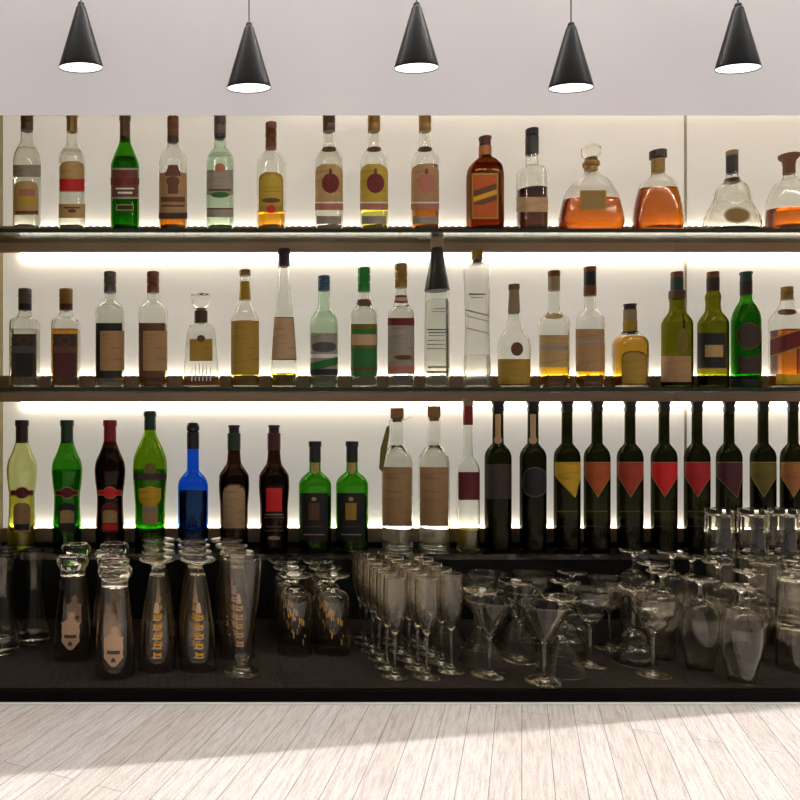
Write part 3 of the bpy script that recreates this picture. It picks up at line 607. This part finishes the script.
def hang_tag(parent):
    D = 1.83; k = D/F; H = lambda y: (420-y)*k-Z3
    bm = bmesh.new()
    pts = [(-16, 472), (-19.5, 468), (-18, 448), (-12, 427), (-9, 425), (-9, 432), (-12, 452)]
    f = [bm.verts.new((x*k, -.014, H(y))) for x, y in pts]; g = [bm.verts.new((x*k, -.0128, H(y))) for x, y in pts]
    bm.faces.new(f); bm.faces.new(g[::-1])
    for i in range(len(pts)): bm.faces.new((f[i], f[(i+1) % len(pts)], g[(i+1) % len(pts)], g[i]))
    bmesh.ops.recalc_face_normals(bm, faces=list(bm.faces))
    o = mesh_obj('hang_tag', bm, 'p_olive', parent, smooth=False)
    bm = bmesh.new(); r = 8*k
    tube(bm, [(-10*k, -.0135, H(427)), (-9*k, -.012, H(423)), (-7.6*k, -.008, H(420.5))]+[(r*math.cos(a), r*math.sin(a), H(420)) for a in [math.pi+i*math.pi/8 for i in range(1, 16)]]+[(9*k, -.006, H(419)), (13*k, -.008, H(416.5))], .0006, 6)
    mesh_obj('string', bm, 'string', o)
hang_tag(tg)
B(3, 468, std(11.8, 470, 455, 4.6, b3, 424, .8), 'clear', [('cork_stopper', 'c_tan', 399, 406, 5.4), ('neck_sleeve', 'c_red', 406, 425, 5)], ('l_oil', 529), [[('rect', 1, 10.6, 472, 500, 'p_dkred')]], 'slim clear bottle with a red neck, a dark red label and a little yellow liquid')
wb = [(498, 'black', 'dark wine bottle with a black rectangular label and a tan neck strip'), (533, 'oval', 'dark wine bottle with a round-edged black label and a tan neck strip'), (567, 'mustard', 'dark wine bottle with a mustard yellow pointed label'),
      (597, 'orange', 'dark wine bottle with a bright orange pointed label'), (630, 'ored', 'dark wine bottle with a red-orange pointed label'), (664, 'scarlet', 'dark wine bottle with a scarlet pointed label, beside the red-orange one'),
      (697, 'red', 'dark wine bottle with a red pointed label, beside the maroon one'), (729, 'wine', 'dark wine bottle with a maroon pointed label'), (763, 'olive', 'dark wine bottle with an olive yellow pointed label'), (793, 'copper', 'dark wine bottle with an amber brown pointed label at the shelf end')]
paper('p_copper', (176, 112, 52)); paper('q_copper', (176, 112, 52), amt=0)
for i, (x, c, tx) in enumerate(wb):
    if c == 'black': lb = [[('rect', 0, 12.5, 464, 499, 'q_dkbrown')], [('rect', 0, 2.8, 414, 440, 'q_pink'), ('ell', 0, 4, 436, 444, 'q_pink')]]
    elif c == 'oval': lb = [[('lens', 2, 12.2, 467, 497, 'q_slate'), ('lens', 2, 11.4, 468.2, 495.8, 'q_black')], [('rect', 0, 2.8, 414, 440, 'q_pink'), ('ell', 0, 4, 436, 444, 'q_pink')]]
    else: lb = [[('pentr' if c in ('mustard', 'wine') else 'pent', .8, 12.8, 462, 497.5, 'q_'+('tan' if c != 'mustard' else 'mustard')), ('pentr' if c in ('mustard', 'wine') else 'pent', .8, 12.3, 462.5, 496.5, 'p_'+c if c not in ('scarlet',) else 'q_scarlet')], [('rect', 0, 10, 511, 511.8, 'q_olive'), ('rect', 0, 8, 526, 526.7, 'q_dkbrown')]]
    B(3, x, std(13.6, 457, 443, 5.4, b3, 410, .95), 'wine_green', [caps('black', 401.5, 411.5, 6.2)], ('l_wine', 520 if 2 <= i <= 7 else 470), lb, tx, name='wine_bottle')
# ------------------------------------------------------------------ glasses
# profiles: upright, (r, z) from the axis under the foot, up the outside, over the rim, down the inside to the axis
def stemmed(foot_r, stem_r, z_stem, bowl, wall=.0015, foot_h=.0040, dip=.004, z_in=None):
    foot = [(0, .0012), (foot_r*.5, .0008), (foot_r*.95, 0), (foot_r*.99, .0006), (foot_r, .0014), (foot_r*.99, .0024)]+P([(foot_r*.92, foot_h), (foot_r*.5, foot_h+.0016), (stem_r*2.6, foot_h+.004), (stem_r*1.15, foot_h+.011)], 4)
    stem = [foot[-1]]+P([(stem_r, foot_h+.014), (stem_r*.9, (z_stem+foot_h)/2), (stem_r, z_stem-.008), (stem_r*1.5, z_stem)], 3)
    ob = P([stem[-1]]+bowl, 4)
    ins = [(max(0, r-wall), z) for r, z in P(bowl, 4) if z > z_stem+dip and r-wall > .0012]
    br, bz = bowl[-1]; rim = [(br+.0002, bz+.0003), (br-.0001, bz+.0009), (br-wall*.5, bz+.0013), (br-wall+.0001, bz+.0009)]
    bowlp = ob+rim+ins[::-1]+[(0, (z_in or (ins[0][1]-.001)))]
    return foot, stem, bowlp
G = {}
def make_glass(kind):
    if kind == 'flute':
        return stemmed(.0258, .0029, .086, [(.008, .092), (.0155, .106), (.0205, .124), (.0225, .145), (.0222, .168), (.021, .1995)], .0012)
    if kind == 'martini':
        return stemmed(.035, .0032, .074, [(.006, .078), (.0140, .090), (.0302, .1195), (.046, .151)], .0016)
    if kind == 'marg':
        return stemmed(.031, .0030, .086, [(.010, .0895), (.020, .0965), (.0255, .106), (.0270, .115), (.0310, .1215), (.0385, .130), (.0415, .142), (.0425, .1565)], .0015)
    if kind == 'snift':
        return stemmed(.030, .0036, .040, [(.013, .0435), (.0275, .054), (.0350, .075), (.0363, .100), (.0340, .126), (.0265, .158), (.0215, .1865)], .0014)
    if kind == 'pils':
        return stemmed(.037, .0072, .021, [(.0125, .027), (.0165, .036), (.0210, .060), (.0270, .096), (.0335, .145), (.0378, .195), (.0380, .2245)], .0016, .0050, .010)
    if kind == 'goblet':
        return stemmed(.037, .0062, .030, [(.018, .034), (.032, .042), (.0368, .054), (.0375, .080), (.0375, .110), (.0375, .140), (.0372, .1715)], .0014, .0050, .005)
def glass_thing(kind, nm, label, cat, group, loc, inv, s=1.0):
    key = (kind, inv, s)
    x, y = loc
    if key in G:
        return dup(G[key], (x, y, ZC+G[key]['gh']), label)
    f, st, bo = make_glass(kind); h = max(z for r, z in bo)*s
    t = thing(nm, label, cat, (x, y, ZC+(.0002)), group)
    t['gh'] = .0002
    for pn, pr in (('foot', f), ('stem', st), ('bowl', bo)):
        pr = [(r*(1 if s == 1 else 1), (h-z*s) if inv else z*s) for r, z in pr]
        bm = bmesh.new(); rings(bm, pr, 40)
        flip = inv
        # keep a consistent outward normal: profile runs bottom->outside->top->inside
        if flip: bmesh.ops.reverse_faces(bm, faces=list(bm.faces))
        mesh_obj(pn, bm, 'drink_clear', t)
    G[key] = t
    return t
def solid_glass(kind, nm, label, cat, group, loc, z0, prof, s=1):
    if kind in G: return dup(G[kind], (*loc, z0), label)
    bm = bmesh.new()
    sec = None
    if kind == 'tumbler':
        def sec(th, r): 
            return r*math.cos(th), r*math.sin(th)
    rings(bm, prof, 48, sec); bmesh.ops.recalc_face_normals(bm, faces=list(bm.faces))
    if kind == 'tumbler':     # pressed vertical flutes on the outside of the body
        for v in bm.verts:
            r = math.hypot(v.co.x, v.co.y)
            if .012 < v.co.z < .088 and r > .027:
                th = math.atan2(v.co.y, v.co.x); q = 1-.055*(.5+.5*math.cos(12*th)); v.co.x *= q; v.co.y *= q
    t = thing(nm, label, cat, (*loc, z0), group)
    mesh_obj('glass_body', bm, 'drink_clear', t, angle=60)
    G[kind] = t
    return t
def patch(name, parent, prof_r, layers, rot=0):
    """decal wrapped on the outside of an upturned glass; prof_r(z) radius"""
    bm = bmesh.new(); ms = []
    for li, (shape, xc, hw, z1, z0, m) in enumerate(layers):
        if m not in ms: ms.append(m)
        rows, cols = 10, 8; g = []
        for i in range(rows+1):
            tt = i/rows; a, b = ext(shape, tt); row = []
            z = z1+(z0-z1)*tt; r = prof_r(z)+.0004+.0002*li
            for j in range(cols+1):
                u = xc+(-1+2*(a+(b-a)*j/cols))*hw; th = u/r+rot
                row.append(bm.verts.new((r*math.sin(th), -r*math.cos(th), z)))
            g.append(row)
        for i in range(rows):
            for j in range(cols):
                f = bm.faces.new((g[i][j], g[i+1][j], g[i+1][j+1], g[i][j+1])); f.material_index = ms.index(m)
    return mesh_obj(name, bm, ms, parent)
ordn = ['front', 'second', 'third', 'fourth', 'fifth', 'rearmost']
for row, (X, Y0, n, where) in enumerate([(.436, 1.427, 6, 'row beside the upturned goblets'), (.4975, 1.423, 6, 'middle row of flutes'), (.558, 1.455, 5, 'row beside the martini glasses')]):
    for i in range(n):
        X2, Y2 = (X, Y0+.053*i) if not (row == 2 and i == 4) else (.5539, 1.6668)
        o = ordn[i] if i < n-1 else 'rearmost'
        glass_thing('flute', 'champagne_flute', 'upright champagne flute, %s glass of the %s' % (o, where), 'champagne glass', 'upright champagne flutes', (X2, Y2), 0)
MG = 'martini glasses'; WG = 'margarita glasses'; SG = 'upturned brandy glasses'
for a in [
 ('martini', 0, .6280, 1.4372, 'upright martini glass in front, beside the flutes', MG), ('martini', 0, .7181, 1.4000, 'upright martini glass nearest the mat edge', MG),
 ('martini', 0, .7300, 1.5248, 'upright martini glass just behind the two front martini glasses', MG), ('martini', 1, .6457, 1.5199, 'upturned martini glass behind the front one beside the flutes', MG),
 ('martini', 1, .7578, 1.6046, 'upturned martini glass behind the three upright martini glasses', MG), ('martini', 1, .7804, 1.4570, 'upturned martini glass beside the one nearest the mat edge', MG),
 ('martini', 1, .6280, 1.6781, 'upturned martini glass at the back, beside the rear flutes', MG), ('marg', 0, .6679, 1.6024, 'upright margarita glass among the martini glasses behind the flutes', WG),
 ('martini', 0, .7304, 1.6846, 'upright martini glass at the very back of the counter', MG), ('marg', 0, .8245, 1.6581, 'upright margarita glass at the back under the dark wine bottles', WG),
 ('marg', 0, .8623, 1.4954, 'upright margarita glass beside the upturned front martini glass', WG), ('marg', 0, .9530, 1.4348, 'front upright margarita glass beside the brandy glasses', WG),
 ('marg', 0, .9670, 1.6027, 'upright margarita glass behind the front one by the brandy glasses', WG), ('marg', 1, .9666, 1.5182, 'upturned margarita glass directly behind the front upright one', WG),
 ('marg', 1, .8561, 1.5797, 'upturned margarita glass in the middle of the margarita glasses', WG), ('marg', 1, .9240, 1.6754, 'upturned margarita glass at the back of the margarita glasses', WG)]:
    glass_thing(a[0], 'martini_glass' if a[0] == 'martini' else 'margarita_glass', a[4], 'cocktail glass', a[5], (a[2], a[3]), a[1])
for X, Y, s, tx in [(1.0709, 1.4684, 1, 'upturned brandy glass in the front pair, next to the margarita glass'), (1.1024, 1.4011, 1, 'upturned brandy glass nearest the mat edge'), (1.2260, 1.5350, 1, 'upturned brandy glass beside the front stack of tumblers'),
                    (1.2220, 1.6200, 1.02, 'upturned brandy glass behind the one beside the front tumblers'), (1.2206, 1.7000, 1.01, 'rearmost upturned brandy glass beside the tumbler stacks'), (1.1460, 1.6600, 1.1, 'taller upturned brandy glass at the back, next to the tumblers'),
                    (1.0710, 1.6800, 1.1, 'taller upturned brandy glass at the back, next to the margarita glasses'), (1.0653, 1.6057, 1.02, 'upturned brandy glass second from the back of its row'), (1.0397, 1.5360, 1, 'upturned brandy glass just behind the front pair')]:
    glass_thing('snift', 'brandy_glass', tx, 'brandy glass', SG, (X, Y), 1, s)
# small white etched marks on the two front brandy glasses
# tall footed beer glasses with gilt lettering
def gilt(parent, h, seed):
    rr = pchip([(0, .0382), (.03, .038), (.08, .0335), (.13, .027), (.165, .021), (.2, .0125)])
    rnd = random.Random(seed); L = []
    for k in range(5):
        z = .118-.018*k; w_ = .009+.0008*k
        L.append(('rect', -.004, .0022, z, z-.012, 'emblem_gold')); L.append(('rect', .0035, w_*.35, z-.002, z-.0065, 'emblem_gold')); L.append(('ell', .0, w_*.9, z-.0085, z-.0125, 'emblem_tan'))
        L.append(('rect', .0085, .0013, z-.001, z-.010, 'emblem_gold'))
    L.append(('trap', 0, .006, .142, .122, 'emblem_tan'))
    patch('emblem', parent, rr, L)
firstp = True
cols = [('outer column beside the vase-shaped glasses', [(-.0370, 1.4779), (-.0357, 1.5573), (-.0367, 1.6367), (-.0377, 1.7161)]), ('middle column of its kind', [(.0471, 1.4779), (.0437, 1.5572), (.0427, 1.6367), (.0417, 1.7161)]),
        ('column behind the upright pilsner glass', [(.1341, 1.5538), (.1280, 1.6330), (.1219, 1.7122)])]
for cn, pts in cols:
    for i, p in enumerate(pts):
        had = ('pils', 1, 1.0) in G
        g = glass_thing('pils', 'pilsner_glass', 'upturned footed pilsner glass, %s in the %s' % (['front one', 'second one', 'third one', 'rearmost one'][i] if i < len(pts)-1 else 'rearmost one', cn), 'beer glass', 'upturned pilsner glasses', p, 1, 1.0)
        if not had: gilt(g, .225, 3)
g = glass_thing('pils', 'pilsner_glass', 'the only upright footed pilsner glass, in front beside the goblets', 'beer glass', 'upright pilsner glass', (.135, 1.451), 0, 1.04)
def rod_emblem(parent, R0, spots):
    L = [('rect', x, .0011, z, z-hh, 'emblem_gold') for x, z, hh in spots]
    patch('emblem', parent, lambda z: R0, L)
first = True
for cn, X in (('column beside the upright pilsner glass', .263), ('column beside the flutes', .345)):
    for i, Y in enumerate((1.5795, 1.656, 1.7325)):
        g = glass_thing('goblet', 'beer_goblet', 'upturned short-stemmed straight goblet, %s one in the %s' % (['front', 'middle', 'rearmost'][i], cn), 'beer glass', 'upturned goblets', (X, Y), 1)
        if first:
            rod_emblem(g, .0375, [(-.020, .095, .010), (-.015, .100, .012), (-.010, .094, .014), (-.006, .088, .008), (.004, .086, .012), (.009, .084, .014), (.013, .080, .012), (-.012, .060, .006), (-.009, .056, .014), (.012, .040, .012), (.016, .05, .006)]); first = False
# vase-shaped wheat beer glasses standing on their mouths
wz_out = P([(.0385, .0008), (.0395, .040), (.0370, .085), (.0320, .130), (.0280, .165), (.0262, .185), (.0275, .193)], 5)
wz = [(.0372, .0008)]+wz_out+P([(.0310, .1965), (.0340, .203), (.0340, .210), (.0310, .2165), (.026, .2195)], 4)+[(.018, .2200), (.014, .2165), (0, .216)]+[]
wz_in = [(r-.0016, z) for r, z in wz_out if z < .181]
wz_prof = [(0, .183)]+wz_in[::-1]+[(.0372, .0002)]+wz_out+P([(.0310, .1965), (.0340, .203), (.0340, .210), (.0310, .2165), (.026, .2195)], 4)+[(.018, .2200), (.014, .2165), (0, .216)]
rr_w = pchip([(0, .0386), (.04, .0396), (.085, .0371), (.13, .0321), (.165, .0281), (.185, .0263)])
for X, Y, tx, em in [(-.12, 1.44, 'upturned vase-shaped beer glass in front, with a bright tan crest', 1), (-.131, 1.53, 'upturned vase-shaped beer glass, second in the column beside the pilsner glasses', 1), (-.145, 1.61, 'upturned vase-shaped beer glass, third in the column beside the pilsner glasses', 1),
                 (-.143, 1.70, 'rearmost upturned vase-shaped beer glass in the column beside the pilsner glasses', 1), (-.219, 1.543, 'upturned vase-shaped beer glass with a tan crest, next to the plain carafes', 1), (-.232, 1.69, 'rear upturned vase-shaped beer glass next to the plain carafes', 1)]:
    had = 'weizen' in G
    t = solid_glass('weizen', 'wheat_beer_glass', tx, 'beer glass', 'upturned vase-shaped beer glasses', (X, Y), ZC+.0001, wz_prof)
    if not had:
        patch('crest', t, rr_w, [('shield', 0, .021, .086, .030, 'emblem_tan'), ('ell', 0, .019, .094, .050, 'emblem_tan'), ('rect', 0, .013, .061, .054, 'emblem_dark'), ('trap', 0, .005, .047, .039, 'emblem_dark'), ('ell', .002, .007, .108, .088, 'emblem_tan')])
cf_out = P([(.0340, .0006), (.0368, .004), (.0370, .014), (.0345, .040), (.0280, .080), (.0215, .118), (.0200, .140), (.0218, .168), (.0262, .213)], 5)
cf_prof = [(0, .0004)]+cf_out+[(.0255, .2137)]+[(r-.0016, z) for r, z in cf_out[::-1] if z > .020]+[(.030, .0165), (.02, .0150), (0, .0148)]
for X, Y, tx in [(-.324, 1.654, 'plain waisted carafe standing upright beside the vase-shaped glasses'), (-.380, 1.585, 'plain waisted carafe at the edge, in front of another'), (-.395, 1.680, 'plain waisted carafe at the edge, behind another')]:
    solid_glass('carafe', 'glass_carafe', tx, 'carafe', 'plain waisted carafes', (X, Y), ZC+.0001, cf_prof)
# tumblers, upturned and stacked
tp = [(.0345, .0003), (.0362, .0003), (.0365, .002), (.0362, .010), (.0358, .03), (.0352, .06), (.0346, .088), (.0338, .0965), (.0322, .0990), (.020, .0992), (.014, .0978), (0, .0976)]
tin = [(0, .088), (.022, .0878), (.0300, .0845), (.0322, .078), (.0334, .05), (.0343, .01)]
tp = [(r*.86, z) for r, z in tin+tp]
for X, Y, n, tx in [(1.3040, 1.7250, 3, 'rear stack under the maroon-label wine bottle'), (1.3790, 1.7200, 3, 'rear stack under the olive-label wine bottle'), (1.4570, 1.7250, 3, 'rear stack at the end of the shelf'),
                    (1.3468, 1.6451, 2, 'two-high stack in front of the rear stacks'), (1.4212, 1.6399, 2, 'two-high stack half cut off by the picture edge'), (1.3520, 1.5500, 2, 'two-high stack between front and rear stacks'), (1.2700, 1.4750, 2, 'front stack beside the brandy glasses')]:
    for i in range(n):
        w_ = 'bottom' if i == 0 else ('top' if i == n-1 else 'middle')
        solid_glass('tumbler', 'tumbler', 'upturned fluted tumbler, %s of the %s' % (w_, tx), 'glass', 'stacked upturned tumblers', (X, Y), ZC+.0001+.0995*i, tp)
